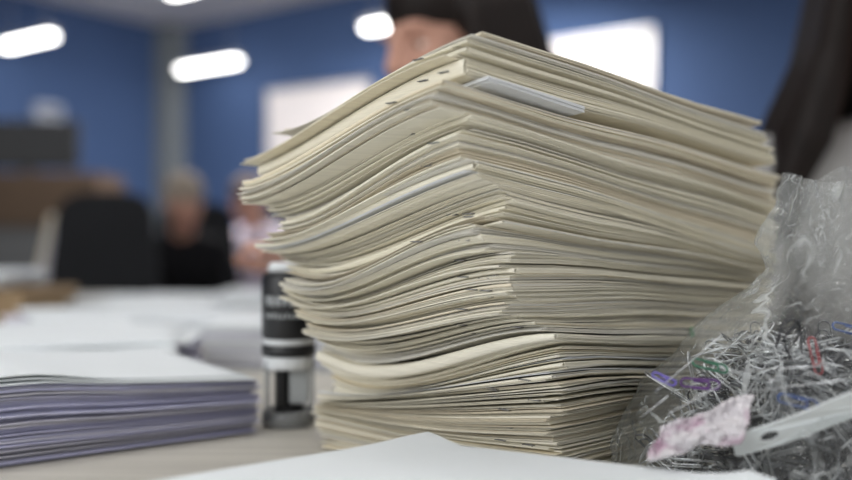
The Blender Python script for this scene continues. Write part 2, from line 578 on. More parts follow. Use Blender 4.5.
def grid_slab(fr, zlo, zhi, u0, u1, v0, v1, org, nu=NU, nv=9, flut=0.0):
    """A leaf: two curved skins and a rim. zlo, zhi are functions of (u, v)."""
    us = np.linspace(u0, u1, nu); vs = np.linspace(v0, v1, nv)
    U, V = np.meshgrid(us, vs, indexing='ij')
    X, Y = fr.xy(U, V)
    ph = random.uniform(0, 6)
    fl = flut * np.sin(9 * U + 7 * V + ph)
    A = np.stack([X - org[0], Y - org[1], zlo(U, V) + fl - org[2]], -1).reshape(-1, 3)
    B = np.stack([X - org[0], Y - org[1], zhi(U, V) + fl - org[2]], -1).reshape(-1, 3)
    n = nu * nv
    verts = np.concatenate([A, B])
    faces = []
    for i in range(nu - 1):
        for j in range(nv - 1):
            a = i * nv + j
            faces.append((a, a + 1, a + nv + 1, a + nv))
            faces.append((n + a, n + a + nv, n + a + nv + 1, n + a + 1))
    for i in range(nu - 1):
        for j, flip in ((0, False), (nv - 1, True)):
            a, b = i * nv + j, (i + 1) * nv + j
            faces.append((a, b, n + b, n + a) if not flip else (b, a, n + a, n + b))
    for j in range(nv - 1):
        for i, flip in ((0, True), (nu - 1, False)):
            a, b = i * nv + j, i * nv + j + 1
            faces.append((a, b, n + b, n + a) if not flip else (b, a, n + a, n + b))
    return verts, faces


def cover_mesh(fr, zb, zt, e, tc, org, nu=NU, nv=8):
    """A sheet folded once: bottom half, rounded fold along the near-left face, top half."""
    us = np.linspace(0, 1, nu)
    ev = e / fr.W
    path = []                               # (kind, v, arc angle)
    for v in np.linspace(1, ev, nv): path.append(('b', v, 0))
    for a in np.linspace(-75, 75, 6): path.append(('a', ev, math.radians(a)))
    for v in np.linspace(ev, 1, nv): path.append(('t', v, 0))
    loops = []
    for u in us:
        U = np.array([u])
        out, inn = [], []
        for k, v, a in path:
            V = np.array([v])
            b_, t_ = zb(U, V)[0], zt(U, V)[0]
            m, h = (b_ + t_) / 2, (t_ - b_) / 2
            tcl = min(tc, h * .35)
            if k == 'b': po, pi = (v, b_), (v, b_ + tcl)
            elif k == 't': po, pi = (v, t_), (v, t_ - tcl)
            else:
                po = (v - ev * math.cos(a), m + h * math.sin(a))
                pi = (v - (ev - tcl / fr.W * .8) * math.cos(a), m + (h - tcl) * math.sin(a))
            for q, dst in ((po, out), (pi, inn)):
                x, y = fr.xy(u, q[0])
                dst.append((x - org[0], y - org[1], q[1] - org[2]))
        loops.append(out + inn[::-1])
    P = len(loops[0]); n = len(path)
    verts = [p for l in loops for p in l]
    faces = []
    for i in range(nu - 1):
        for j in range(P):
            j2 = (j + 1) % P
            faces.append((i * P + j, i * P + j2, (i + 1) * P + j2, (i + 1) * P + j))
    for i, fl in ((0, True), (nu - 1, False)):
        for j in range(n - 1):
            q = (i * P + j, i * P + j + 1, i * P + P - 2 - j, i * P + P - 1 - j)
            faces.append(q if not fl else q[::-1])
    return verts, faces


BOOKLETS = []


def booklet(s0, s1, fr, mats, label, gap=.10, e=None, pages=None, staple=False, fold=True, group='cream booklets of the tall stack', name='paper_booklet', lift=None):
    th = s1 - s0
    lift = lift or (lambda u, v: 0.0)
    ru, rv = fr.L / fr.L0, fr.W / fr.W0
    zf = lambda q, u, v: zfun(q, u * ru, v * rv)
    zb = lambda u, v: DESK + .0008 + zf(s0, u, v) + lift(u, v)

    def zt(u, v):
        a, b = zf(s0, u, v), zf(s1, u, v)
        g = gap * (1 + .7 * np.sin(4.3 * u + 170 * s0) * np.sin(5 * v + 90 * s0))
        inner = np.clip((u - .30) / .2, 0, 1) * np.clip((.9 - u) / .1, 0, 1) * np.clip((v - .30) / .2, 0, 1) * np.clip((.92 - v) / .1, 0, 1)
        g = g * (1 - inner) + .02 * inner
        return DESK + .0008 + a + (b - a) * (1 - np.clip(g, 0.02, .6)) + lift(u, v)
    c = fr.C + fr.dL * fr.L * .5 + fr.dR * fr.W * .5
    zbase = float(zb(np.array([.5]), np.array([.5]))[0])
    org = (c.x, c.y, zbase)
    o = empty(name, org, label, 'booklet', group)
    e = e if e is not None else min(th * .55, .0022)
    fan = random.gauss(0, .0022) if not fold else 0.0
    fanu = random.gauss(0, .0022)
    if fold:
        me = pymesh('cover', *cover_mesh(fr, zb, zt, e, .00028, org))
        link('cover', me, mats[0], o, smooth=False)
    k = pages if pages is not None else max(1, min(9, round(th / .00052)))
    ve = (e + .0004) / fr.W
    for j in range(k):
        m0, m1 = (.10, .80) if fold else (.0, 1.0)
        f0 = m0 + m1 * (j + .02 + random.uniform(0, .10)) / k
        f1 = m0 + m1 * (j + (.80 if fold else .70) + random.uniform(0, .18)) / k
        zlo = lambda u, v, f=f0: zb(u, v) + (zt(u, v) - zb(u, v)) * f
        zhi = lambda u, v, f=f1: zb(u, v) + (zt(u, v) - zb(u, v)) * f
        tt = (j + .5) / k - .5
        du = random.gauss(-.001, .0040) + fanu * tt * 4
        if not fold: ve = random.gauss(0, .0014) / fr.W + fan * tt * 2 / fr.W
        dv = random.gauss(.000, .0030)
        vs, fs = grid_slab(fr, zlo, zhi, .001 + du, .997 + du, ve, 1.0 + dv, org)
        link('page', pymesh('page', vs, fs), mats[1] if random.random() < .8 else random.choice(mats), o)
    if staple:
        for us in staple:
            U = np.array([us]); V = np.array([0.0])
            z = float((zb(U, V)[0] + zt(U, V)[0]) / 2)
            x, y = fr.xy(us, -.0005 / fr.W)
            bm = bmesh.new()
            ang = math.atan2(fr.dL.y, fr.dL.x)
            add_box(bm, (x - org[0], y - org[1], z - org[2]), (.007, .0007, .0005), ang, .0001)
            for q in (-1, 1):
                add_box(bm, (x - org[0] + q * .0035 * math.cos(ang), y - org[1] + q * .0035 * math.sin(ang), z - org[2]), (.0005, .003, .0005), ang)
            bmobj('staple', bm, STAPLE, o)
    BOOKLETS.append(o)
    return o


def pick():
    r = random.random(); a = 0
    for m, p in zip(CREAM, CREAM_P):
        a += p
        if r < a: return m
    return CREAM[0]


# thickness plan, from the desk up
plan = []
s = 0.0
TOP0 = .2300
while s < TOP0 - .0012:
    r = random.random()
    if r < .55: th = random.uniform(.0009, .0015)
    elif r < .88: th = random.uniform(.0015, .0026)
    else: th = random.uniform(.0028, .0046)
    if s < .03: th = min(th, .0022)
    th = min(th, TOP0 - s)
    plan.append((s, s + th)); s += th
NB = len(plan)
TOTAL = NB + 8
# a slow drift shared by neighbours, so that handfuls of booklets stick out together
drift = ldrift = lw = 0.0
for i, (a, b) in enumerate(plan):
    fr = Frame((a + b) / 2)
    if random.random() < .3:
        drift = random.gauss(0, .0048); ldrift = random.gauss(0, .0055); lw = random.gauss(0, .0036)
    fr.C += fr.dR * (-drift) + fr.dL * (ldrift * .5 + random.gauss(0, .0014))
    fr.L += lw; fr.W += drift
    m0 = pick(); m1 = pick() if random.random() < .5 else m0
    gap = .07
    q = random.random()
    if q < .20: gap = .36
    elif q < .4: gap = .2
    if .045 < a < .062: gap = .36
    if b - a < .0015 and random.random() < .06: m1 = COOL
    st = [random.uniform(.07, .26)] if random.random() < .2 else False
    fold = random.random() < .42
    if not fold: gap *= .8
    n = TOTAL - i
    label = f'cream folded booklet, {ordinal(n)} from the top of the tall stack'
    if i == 0: label = 'lowest cream booklet of the tall stack, lying on the desk'
    bo = booklet(a, b, fr, (m0, m1), label, gap=gap, staple=st, fold=fold)
    if abs((a + b) / 2 - .0975) < .0018 and not any(c.name.startswith('green') for o in BOOKLETS for c in o.children):
        # small green index tab on the right-hand edges
        zv = float(zfun((a + b) / 2, np.array([0.0]), np.array([.58]))[0]) + DESK
        x, y = fr.xy(-.002, .58)
        bm = bmesh.new()
        add_box(bm, (x - bo.location.x + fr.dL.x * -.0008, y - bo.location.y + fr.dL.y * -.0008, zv - bo.location.z), (.004, .0006, .010), math.atan2(fr.dR.y, fr.dR.x))
        g = bmobj('green_tab', bm, material('tab_green', (60, 140, 96), .5), bo)
        g['label'] = 'small green tab on the booklet edge'

# the loose head of the stack
fr = Frame(.231, .3); fr.C += fr.dL * -.009 + fr.dR * .007; fr.W = .08; fr.L = .06
booklet(TOP0, .2338, fr, (COOL, COOL), 'bluish white booklet poking out under the thick bent booklet near the top', gap=.1, pages=4, fold=False)
fr = Frame(.240, .3)
booklet(.2342, .2440, fr, (CREAM[0], CREAM[0]), 'thick cream booklet with a broad smooth fold near the top of the tall stack', gap=.04, e=.0016, pages=17, staple=[.07, .15])
fr = Frame(.246, .3); fr.C += fr.dL * .004; fr.L += .001
booklet(.2442, .2468, fr, (CREAM[1], CREAM[0]), 'cream booklet lying directly on the thick bent booklet, sixth from the top', gap=.12, fold=False)
fr = Frame(.248, .3); fr.C += fr.dL * -.002 + fr.dR * .003
booklet(.2469, .2492, fr, (CREAM[0], CREAM[0]), 'cream booklet close above the thick bent booklet, fifth from the top', gap=.12)
fr = Frame(.250, .3); fr.C += fr.dL * .006 + fr.dR * .002; fr.L += .003
booklet(.2493, .2514, fr, (CREAM[1], CREAM[0]), 'cream booklet with one staple in its fold, fourth from the top', gap=.25, staple=[.12])
fr = Frame(.252, .3); fr.C += fr.dR * .005 + fr.dL * -.002; fr.W -= .010; fr.L += .003
booklet(.2515, .2538, fr, (CREAM[0], CREAM[1]), 'cream booklet with its corner set back, third from the top of the tall stack', gap=.2)
fr = Frame(.2545, .3); fr.C += fr.dR * .007 + fr.dL * -.004; fr.W -= .018; fr.L -= .022
booklet(.2540, .2558, fr, (CREAM[1], CREAM[4]), 'thin cream booklet just below the topmost one of the tall stack', gap=.2, fold=False,
        lift=lambda u, v: .012 * np.clip(u, 0, 1) ** 4)
fr = Frame(.257, .3); fr.C += fr.dR * .012 + fr.dL * -.004; fr.W -= .026; fr.L -= .03
booklet(.2561, .2584, fr, (CREAM[2], CREAM[1]), 'topmost booklet of the tall stack, its far end standing off the pile', gap=.2,
        lift=lambda u, v: .012 * np.clip(u, 0, 1) ** 4 + .004 * np.clip(v, 0, 1) ** 2)

# ------------------------------------------------------------ piles of sheets
def sheet_obj(name, corner, ex, ey, z0, z1, mat, label, group, cat='paper', nu=12, nv=10):
    """A sheet or packet: corner point, two edge vectors, lower/upper height functions of (u, v)."""
    us = np.linspace(0, 1, nu); vs = np.linspace(0, 1, nv)
    U, V = np.meshgrid(us, vs, indexing='ij')

    class FrS:
        def xy(self, u, v):
            return corner.x + u * ex.x + v * ey.x, corner.y + u * ex.y + v * ey.y
    c = corner + ex * .5 + ey * .5
    org = (c.x, c.y, float(z0(np.array([.5]), np.array([.5]))[0]))
    verts, faces = grid_slab(FrS(), z0, z1, 0, 1, 0, 1, org, nu, nv)
    me = pymesh(name, verts, faces)
    o = link(name, me, mat, None, org)
    return tag(o, label, cat, group)


def pile(base_corner, ang, w, l, height, n, mats, what, where, group, zbase=DESK, jit=.003, rot=.015, shape=None, lastmat=None, name='paper_sheet', fill=.85):
    """n packets lying on one another. ang: direction of the w edge."""
    shape = shape or (lambda u, v: 1.0 + 0 * u)
    for i in range(n):
        a = ang + random.gauss(0, rot)
        ex = Vector((math.cos(a), math.sin(a), 0)) * w
        ey = Vector((-math.sin(a), math.cos(a), 0)) * l
        co = Vector(base_corner) + Vector((random.gauss(0, jit), random.gauss(0, jit), 0))
        s0, s1 = height * i / n, height * (i + fill) / n
        ph = random.uniform(0, 6)
        wob = height / n * .25
        z0 = lambda u, v, s=s0, p=ph: zbase + .0008 + s * shape(u, v) + (wob * (1 + np.sin(5 * u + 4 * v + p)) if i else 0)
        z1 = lambda u, v, s=s1, p=ph: zbase + .0008 + s * shape(u, v) + (wob * (1 + np.sin(5 * u + 4 * v + p)) if i else 0)
        m = random.choice(mats)
        if lastmat is not None and i >= n - 3: m = lastmat
        k = n - i
        pos = 'topmost' if k == 1 else ('lowest' if k == n else ordinal(k) + ' from the top')
        sheet_obj(name, co, ex, ey, z0, z1, m, f'{what}, {pos} of {where}', group)


# lavender edged stack at the lower left: front edge runs from its right end towards the lower left corner
P2 = Vector((-.132, .694, 0))
fd = Vector((-.795, -.607, 0)); bd = Vector((-.607, .795, 0))
FL, FB = .297, .215
corner = P2 + fd * FL
ang = math.atan2(-fd.y, -fd.x)


def lav_shape(u, v):
    w = 1 - u                      # 0 at the right end, 1 far left
    return 1.0 + .50 * np.clip(w, 0, 1) + .06 * np.exp(-((w - .52) / .10) ** 2) * (1 - v)


pile(corner, ang, FL, FB, .0385, 54, LAV, 'lavender tinted sheet', 'the thick stack beside the stamp', 'lavender sheets of the thick stack', jit=.0030, rot=.012, shape=lav_shape, fill=.75)
for q, (dc, rr) in enumerate((((.004, -.002), .01), ((-.006, .004), -.05), ((.000, -.005), .03))):
    a = ang + rr
    ex = Vector((math.cos(a), math.sin(a), 0)) * FL
    ey = Vector((-math.sin(a), math.cos(a), 0)) * FB
    h0 = .0392 + q * .0012
    bump = lambda u, v, q=q: .0012 * np.exp(-((u - .45) / .16) ** 2) * (1 - v) * q
    z0 = lambda u, v, h=h0, b=bump: DESK + .001 + h * lav_shape(u, v) + b(u, v)
    z1 = lambda u, v, h=h0, b=bump: DESK + .001 + (h + .0006) * lav_shape(u, v) + b(u, v)
    sheet_obj('paper_sheet', corner + Vector((dc[0], dc[1], 0)), ex, ey, z0, z1, WHITE,
              ('white sheet third from the top of the lavender edged stack', 'white sheet second from the top of the lavender edged stack', 'white top sheet with a raised hump on the lavender edged stack')[q],
              'white sheets on the lavender stack', nu=24)

# white paper in the very foreground, two piles
AP = Vector((.001, .499, 0))


def fg_pile(corner_far, d1, d2, l1, l2, height, n, where, group, curl):
    for i in range(n):
        rr = random.gauss(0, .006) if i < n - 1 else 0
        R = Matrix.Rotation(rr, 3, 'Z')
        ex, ey = R @ (d1 * l1), R @ (d2 * l2)
        co = corner_far + (Vector((random.gauss(0, .0012), random.gauss(0, .0012), 0)) if i < n - 1 else Vector((0, 0, 0)))
        s0, s1 = height * i / n, height * (i + .8) / n
        c = (lambda u, v: curl(u, v)) if i == n - 1 else (lambda u, v: 0 * u)
        z0 = lambda u, v, s=s0, c=c: DESK + .0008 + s + c(u, v)
        z1 = lambda u, v, s=s1, c=c: DESK + .0008 + s + c(u, v)
        k = n - i
        pos = 'topmost' if k == 1 else ('lowest' if k == n else ordinal(k) + ' from the top')
        sheet_obj('paper_packet', co, ex, ey, z0, z1, WHITE if i > n - 4 else COOL, f'white packet, {pos} of {where}', group, nu=16, nv=16)


dB1 = Vector((.89, -.456, 0)).normalized()
dB2 = Vector((-dB1.y * -1, -dB1.x, 0))
dB2 = Vector((dB1.y, -dB1.x, 0))
fg_pile(AP + Vector((.004, -.004, 0)), dB1, dB2, .176, .26, .0365, 10, 'the foreground pile under the bag', 'white packets in the foreground, right pile',
        lambda u, v: .004 * np.exp(-((u - .93) / .06) ** 2) * np.exp(-(v / .12) ** 2))
dA1 = Vector((-.80, -.60, 0)); dA2 = Vector((.60, -.80, 0))
top_A = .0405
sheet_obj('paper_sheet', AP, dA1 * .297, dA2 * .21,
          lambda u, v: DESK + .0385 + .0028 * np.exp(-((u / .10) ** 2 + (v / .10) ** 2)) + .0006 * np.sin(5 * u),
          lambda u, v: DESK + .0390 + .0028 * np.exp(-((u / .10) ** 2 + (v / .10) ** 2)) + .0006 * np.sin(5 * u),
          WHITE, 'large white sheet in the foreground with its corner turned up', 'foreground sheets', nu=24, nv=24)
fg_pile(AP + Vector((-.006, -.012, 0)), dA1, dA2, .28, .10, .0355, 8, 'the foreground pile before the tall stack', 'white packets in the foreground, front pile', lambda u, v: 0 * u)

# piles further back
HZ = [WHITE, COOL, WHITE, CREAM[4]]


def back_pile(px, d, rz_deg, w, l, h, n, where, group, mats=HZ, zb=DESK, **kw):
    x = (px - 426) / F * d
    pile((x, d, 0), math.radians(rz_deg), w, l, h, n, mats, kw.pop('what', 'white bundle'), where, group, zbase=zb, name='paper_packet', lastmat=WHITE, **kw)


back_pile(203, 1.02, -6, .21, .13, .050, 22, 'the grey edged pile behind the stamp', 'bundles of the pile behind the stamp', mats=[LAV[1], LAV[3], COOL], jit=.003)
back_pile(-30, .98, 12, .22, .18, .036, 12, 'the low pile behind the lavender stack', 'bundles of the low pile behind the lavender stack', mats=[LAV[1], COOL, LAV[0]], jit=.012, rot=.10)
back_pile(-70, .80, 24, .21, .29, .046, 10, 'the pile at the left picture edge', 'bundles of the pile at the left edge', jit=.006, rot=.05)
back_pile(140, 1.28, -8, .30, .22, .034, 12, 'the pile in front of the black chair', 'bundles of the pile in front of the black chair', mats=[LAV[1], LAV[3], WHITE], jit=.010, rot=.06)
back_pile(30, 1.25, 28, .30, .22, .036, 12, 'the slanting pile beside the brown box', 'bundles of the slanting pile', jit=.012, rot=.07, mats=[WHITE, COOL, LAV[1]])
back_pile(160, 1.7, 10, .30, .30, .028, 10, 'the far pile below the black clad person', 'bundles of the far pile below the person in black', jit=.010, rot=.06)
back_pile(60, 1.75, -15, .30, .30, .030, 10, 'the far pile below the black chair', 'bundles of the far pile below the black chair', jit=.012, rot=.08)
back_pile(215, 2.0, 4, .30, .28, .026, 8, 'the farthest pile beside the tall stack', 'bundles of the farthest pile', jit=.01, rot=.06)
# brown box with paper on it at the left edge
bx = (24 - 426) / F * 1.55
e = empty('cardboard_box', (bx - .19, 1.66, DESK), 'low brown box under white paper at the left edge', 'box')
bm = bmesh.new(); add_box(bm, (0, 0, .0265), (.38, .24, .053), 0, .002)
bmobj('tray', bm, CARD, e)
bm = bmesh.new(); add_box(bm, (0, 0, .054), (.386, .246, .012), 0, .002)
bmobj('lid', bm, CARD, e)
pile((bx - .36, 1.56, 0), .06, .31, .2, .03, 8, HZ, 'white sheet bundle', 'the pile on the brown box', 'bundles on the brown box', zbase=DESK + .061, jit=.008, rot=.08, name='paper_packet', lastmat=WHITE)

# -------------------------------------------------------------------- stamp
sx_, sy_ = -.110, .722
e = empty('rubber_stamp', (sx_, sy_, DESK), 'black self-inking stamp with white bands standing beside the tall stack', 'stamp', rz=.25)
bm = bmesh.new()
add_lathe(bm, [(.0195, 0), (.0215, .002), (.0215, .010), (.0190, .013), (.0165, .013), (.0165, .002)], seg=36)
bmobj('base_ring', bm, CLEAR, e, smooth=True)
for s in (-1, 1):
    bm = bmesh.new(); add_box(bm, (s * .0175, 0, .032), (.004, .020, .042), 0, .001)
    bmobj('frame_post', bm, CLEAR, e)
bm = bmesh.new(); add_box(bm, (-.006, .0, .034), (.010, .012, .040), 0, .002)
add_lathe(bm, [(.012, .010), (.012, .016), (.006, .018), (.006, .02)], seg=20)
bmobj('plunger', bm, BLACK, e)
bm = bmesh.new(); add_box(bm, (.007, -.004, .033), (.015, .014, .030), 0, .002)
bmobj('ink_carriage', bm, material('carriage_grey', (176, 180, 182), .4), e)
bm = bmesh.new(); add_box(bm, (-.008, -.012, .036), (.006, .004, .036), 0, .001)
bmobj('side_arm', bm, BLACK, e)
WPL = material('white_plastic', (225, 228, 230), .4)
GPL = material('grey_plastic', (176, 180, 182), .4)
prof = lambda r, z0, z1: [(r * .96, z0), (r, z0 + .001), (r, z1 - .001), (r * .96, z1)]
bm = bmesh.new(); add_lathe(bm, prof(.0205, .046, .056), seg=36); bmobj('lower_band', bm, WPL, e, smooth=True)
bm = bmesh.new(); add_lathe(bm, prof(.0215, .056, .065), seg=36); bmobj('collar', bm, BLACK, e, smooth=True)
bm = bmesh.new(); add_lathe(bm, prof(.0205, .065, .070), seg=36); bmobj('upper_band', bm, WPL, e, smooth=True)
bm = bmesh.new(); add_lathe(bm, [(.0208, .070), (.0215, .072), (.0215, .116), (.0200, .121), (.016, .123)], seg=36); bmobj('grip', bm, BLACK, e, smooth=True)
bm = bmesh.new(); add_lathe(bm, [(.0165, .123), (.0165, .127), (.014, .130), (.0, .1305)], seg=36); bmobj('cap', bm, WPL, e, smooth=True)
# two lines of small pale lettering on the grip (too blurred in the photograph to read)
bm = bmesh.new()
for z, n, hh, wd in ((.1005, 7, .0075, .0028), (.0885, 10, .0035, .0018)):
    for i in range(n):
        a = -PI / 2 + (i - (n - 1) / 2) * (.036 / .0215) / n - .25
        r = .0216
        M = Matrix.Translation((r * math.cos(a), r * math.sin(a), z)) @ Matrix.Rotation(a + PI / 2, 4, 'Z')
        add_box(bm, (0, 0, 0), (wd, .0003, hh), M=M @ Matrix.Translation((0, 0, random.uniform(-.0004, .0004))))
bmobj('lettering', bm, GPL, e)

# ---------------------------------------------------------------- plastic bag
BZ = [0, .006, .03, .06, .098, .120, .131, .145, .160, .172, .183]
BCX = [.235, .235, .236, .239, .246, .254, .264, .268, .266, .264, .266]
BRX = [.118, .127, .126, .114, .084, .066, .066, .072, .068, .066, .064]
BCY = [.522, .522, .522, .522, .522, .520, .516, .512, .508, .506, .506]
BRY = [.082, .090, .092, .086, .068, .050, .040, .034, .026, .022, .022]


def bag_ring(z):
    return [float(np.interp(z, BZ, t)) for t in (BCX, BCY, BRX, BRY)]


BAGO = Vector((.235, .522, DESK))


def bag_mesh():
    nseg, nz = 150, 84
    zs = np.linspace(0, .183, nz)
    verts, faces = [], []
    for iz, z in enumerate(zs):
        cx, cy, rx, ry = bag_ring(z)
        top = max(0, (z - .10) / .083)
        for k in range(nseg):
            a = 2 * PI * k / nseg
            ca, sa = math.cos(a), math.sin(a)
            p = Vector((cx + rx * ca, cy + ry * sa, z))
            q = p * 22
            f = noise.noise(q) * .006 + abs(noise.noise(p * 40 + Vector((3, 1, 7)))) * .007 + abs(noise.noise(p * 90)) * .003 - .003
            # pleats that gather towards the mouth
            f += top * (.0035 * math.sin(9 * a + 6 * noise.noise(Vector((ca * 2, sa * 2, z * 12)))) + .004 * abs(noise.noise(Vector((ca * 5, sa * 5, z * 9)))))
            n = Vector((ca / rx, sa / ry, 0)).normalized()
            zz = z
            if z > .15:
                zz += (z - .15) / .033 * (.006 * noise.noise(Vector((ca * 2.2, sa * 2.2, 4.0))) + .002 * math.sin(5 * a))
            low = min(1, z / .01)
            verts.append(p + n * f * (.3 + .7 * low) + Vector((0, 0, zz - z + .0006)) - Vector((BAGO.x, BAGO.y, 0)))
    for i in range(nz - 1):
        for k in range(nseg):
            k2 = (k + 1) % nseg
            faces.append((i * nseg + k, i * nseg + k2, (i + 1) * nseg + k2, (i + 1) * nseg + k))
    faces.append(tuple(reversed(range(nseg))))
    return verts, faces


me = pymesh('plastic_bag', *bag_mesh())
o = link('plastic_bag', me, FILM, None, BAGO, smooth=True)
tag(o, 'crumpled clear plastic bag full of paper clips beside the tall stack', 'bag')


# ------------------------------------------------------- paper clips in the bag
def arc(cx, cy, r, a0, a1, n=7):
    return [(cx + r * math.cos(a0 + (a1 - a0) * i / n), cy + r * math.sin(a0 + (a1 - a0) * i / n), 0) for i in range(n + 1)]


def clip_path(L=.030, W=.0078):
    r1, r2, r3 = W / 2, W / 2 * .86, W / 2 * .62
    h = L / 2
    p = [(-h * .35, -r1 * .95, 0)]
    p += arc(h - r1, 0, r1, -PI / 2, PI / 2)
    p += arc(-h + r2, r1 - r2, r2, PI / 2, 3 * PI / 2)
    p += arc(h - r1 - .0042, r1 - r2 * 2 + r3, r3, -PI / 2, PI / 2)
    p += [(-h * .35, r1 - r2 * 2 + 2 * r3, 0)]
    for i in range(len(p)):
        p[i] = (p[i][0], p[i][1], .0005 * math.sin(i * .35))
    return p


def clip_data(mat, L=.030, r=.00048):
    v, f = tube_mesh('paper_clip', clip_path(L, L * .26), r, 6)
    me = pymesh('paper_clip', v, f)
    me.materials.append(mat)
    me.polygons.foreach_set('use_smooth', [True] * len(me.polygons))
    return me


def bag_point(a, f, z):
    cx, cy, rx, ry = bag_ring(z)
    return Vector((cx + rx * f * math.cos(a), cy + ry * f * math.sin(a), DESK + z))


def rand_euler(tilt=.5):
    return (random.gauss(0, tilt), random.gauss(0, tilt), random.uniform(0, 2 * PI))


silver = [clip_data(WIRE, L) for L in (.027, .031, .034)] + [clip_data(WIRE_M, .031)]
NCL = 250
for i in range(NCL):
    front = random.random() < .85
    a = random.uniform(PI * .92, PI * 1.75) if front else random.uniform(0, 2 * PI)
    z = .006 + .086 * random.random() ** .8
    f = random.uniform(.66, .95)
    cx, cy, rx, ry = bag_ring(z)
    f *= 1 - .012 / max(rx, .05)
    o = bpy.data.objects.new('paper_clip', random.choice(silver if random.random() < .5 else silver[:3]))
    COL.objects.link(o)
    o.location = bag_point(a, f, z)
    o.rotation_euler = rand_euler(.55)
    tag(o, 'silver wire paper clip in the tangle inside the clear bag', 'paper clip', 'silver clips in the clear bag')

# coloured clips that can be told apart
PURP = material('clip_purple', (108, 96, 176), .35)
GREEN = material('clip_green', (70, 120, 96), .35)
RED = material('clip_red', (170, 80, 84), .35)
BLUEC = material('clip_blue', (66, 92, 150), .35)
VIOL = material('clip_violet', (96, 62, 120), .35)
for px, py, d, mt, lab in ((664, 379, .468, PURP, 'purple ring shaped clip against the bag film near the tall stack'),
                           (710, 366, .475, GREEN, 'green paper clip lying on the tangle in the bag'),
                           (700, 384, .470, VIOL, 'dark violet paper clip in the middle of the bag tangle'),
                           (815, 356, .470, RED, 'red paper clip standing beside the black wire clip in the bag'),
                           (798, 402, .455, BLUEC, 'blue paper clip above the white strip in the bag'),
                           (851, 330, .490, BLUEC, 'blue clip at the right edge high in the bag')):
    o = bpy.data.objects.new('paper_clip', clip_data(mt, .020 if mt is not PURP else .013, .0006))
    COL.objects.link(o)
    o.location = at(px, py, d)
    o.rotation_euler = (1.0 + random.uniform(-.3, .3), random.uniform(-.4, .4), random.uniform(-.6, .6)) if mt is not RED else (1.4, 1.3, .2)
    tag(o, lab, 'paper clip')
# black wire handles of a binder clip
for (px, py, rr, lab) in ((781, 345, .4, 'black wire clip upright on top of the tangle in the bag'), (797, 352, -.5, 'black wire clip leaning beside the red clip in the bag')):
    p = [(-.004, 0, 0), (-.0045, 0, .004), (-.006, 0, .010), (-.0055, 0, .015), (-.002, 0, .017), (.002, 0, .017), (.0055, 0, .015), (.006, 0, .010), (.0045, 0, .004), (.004, 0, 0)]
    v, f = tube_mesh('wire_clip', p, .0006, 6)
    o = link('wire_clip', pymesh('wire_clip', v, f), WIRE_D, None, at(px, py + 5, .472), True)
    o.rotation_euler = (.2, rr, .4)
    tag(o, lab, 'clip')
# long straight pins
for i, (a, b, lab) in enumerate((((655, 392, .462), (722, 335, .475), 'long straight wire slanting up inside the bag film'),
                                 ((640, 418, .456), (668, 396, .462), 'short straight wire low in the bag beside the tall stack'),
                                 ((728, 372, .458), (820, 366, .455), 'long straight wire lying level across the bag tangle'),
                                 ((742, 392, .452), (846, 380, .45), 'long straight wire just above the white strip in the bag'),
                                 ((668, 414, .455), (722, 384, .456), 'long straight wire above the pink and white wrapper'))):
    v, f = tube_mesh('wire_pin', [at(*a), at(*b)], .00035, 6)
    c = (at(*a) + at(*b)) / 2
    v = [p - c for p in v]
    tag(link('wire_pin', pymesh('wire_pin', v, f), WIRE, None, c, True), lab, 'wire pin')

# the rest of the tangle, deeper in the bag
V, FC = [], []
base_v, base_f = tube_mesh('x', clip_path(.031, .008)[::1], .00048, 4)
for i in range(700):
    a = random.uniform(0, 2 * PI)
    z = .004 + .082 * random.random()
    f = .80 * math.sqrt(random.random())
    cx, cy, rx, ry = bag_ring(z)
    M = Matrix.Translation(bag_point(a, f * (1 - .016 / max(rx, .05)), z)) @ Matrix.Rotation(random.uniform(0, 2 * PI), 4, 'Z') @ Matrix.Rotation(random.gauss(0, .5), 4, 'X') @ Matrix.Rotation(random.gauss(0, .5), 4, 'Y')
    n = len(V)
    V += [M @ p - BAGO for p in base_v]
    FC += [tuple(n + j for j in q) for q in base_f]
o = link('paper_clip_tangle', pymesh('paper_clip_tangle', V, FC), WIRE_M, None, BAGO)
tag(o, 'dense tangle of wire clips deep inside the clear bag', 'paper clips', kind='stuff')

# white strip with a punched hole
def strip():
    cu = bpy.data.curves.new('hole_strip', 'CURVE')
    cu.dimensions = '2D'; cu.fill_mode = 'BOTH'; cu.extrude = .0004
    L, W = .085, .0165
    def spl(pts):
        s = cu.splines.new('POLY'); s.points.add(len(pts) - 1)
        for q, p in zip(s.points, pts): q.co = (p[0], p[1], 0, 1)
        s.use_cyclic_u = True
    spl([(-.002, -W / 2 + .001), (0, -W / 2), (L, -W / 2 - .0015), (L, W / 2 + .001), (.03, W / 2), (0, W / 2), (-.002, W / 2 - .001)])
    spl([(.016 + .0046 * math.cos(2 * PI * i / 24), .0034 * math.sin(2 * PI * i / 24)) for i in range(24)])
    ob = bpy.data.objects.new('tmp', cu)
    COL.objects.link(ob)
    dg = bpy.context.evaluated_depsgraph_get()
    me = bpy.data.meshes.new_from_object(ob.evaluated_get(dg))
    bpy.data.objects.remove(ob)
    bm = bmesh.new(); bm.from_mesh(me)
    bmesh.ops.triangulate(bm, faces=bm.faces)
    bmesh.ops.subdivide_edges(bm, edges=[e for e in bm.edges if e.calc_length() > .02], cuts=3)
    for v in bm.verts: v.co.z += .0012 * math.sin(v.co.x * 70)
    bm.to_mesh(me); bm.free()
    return me


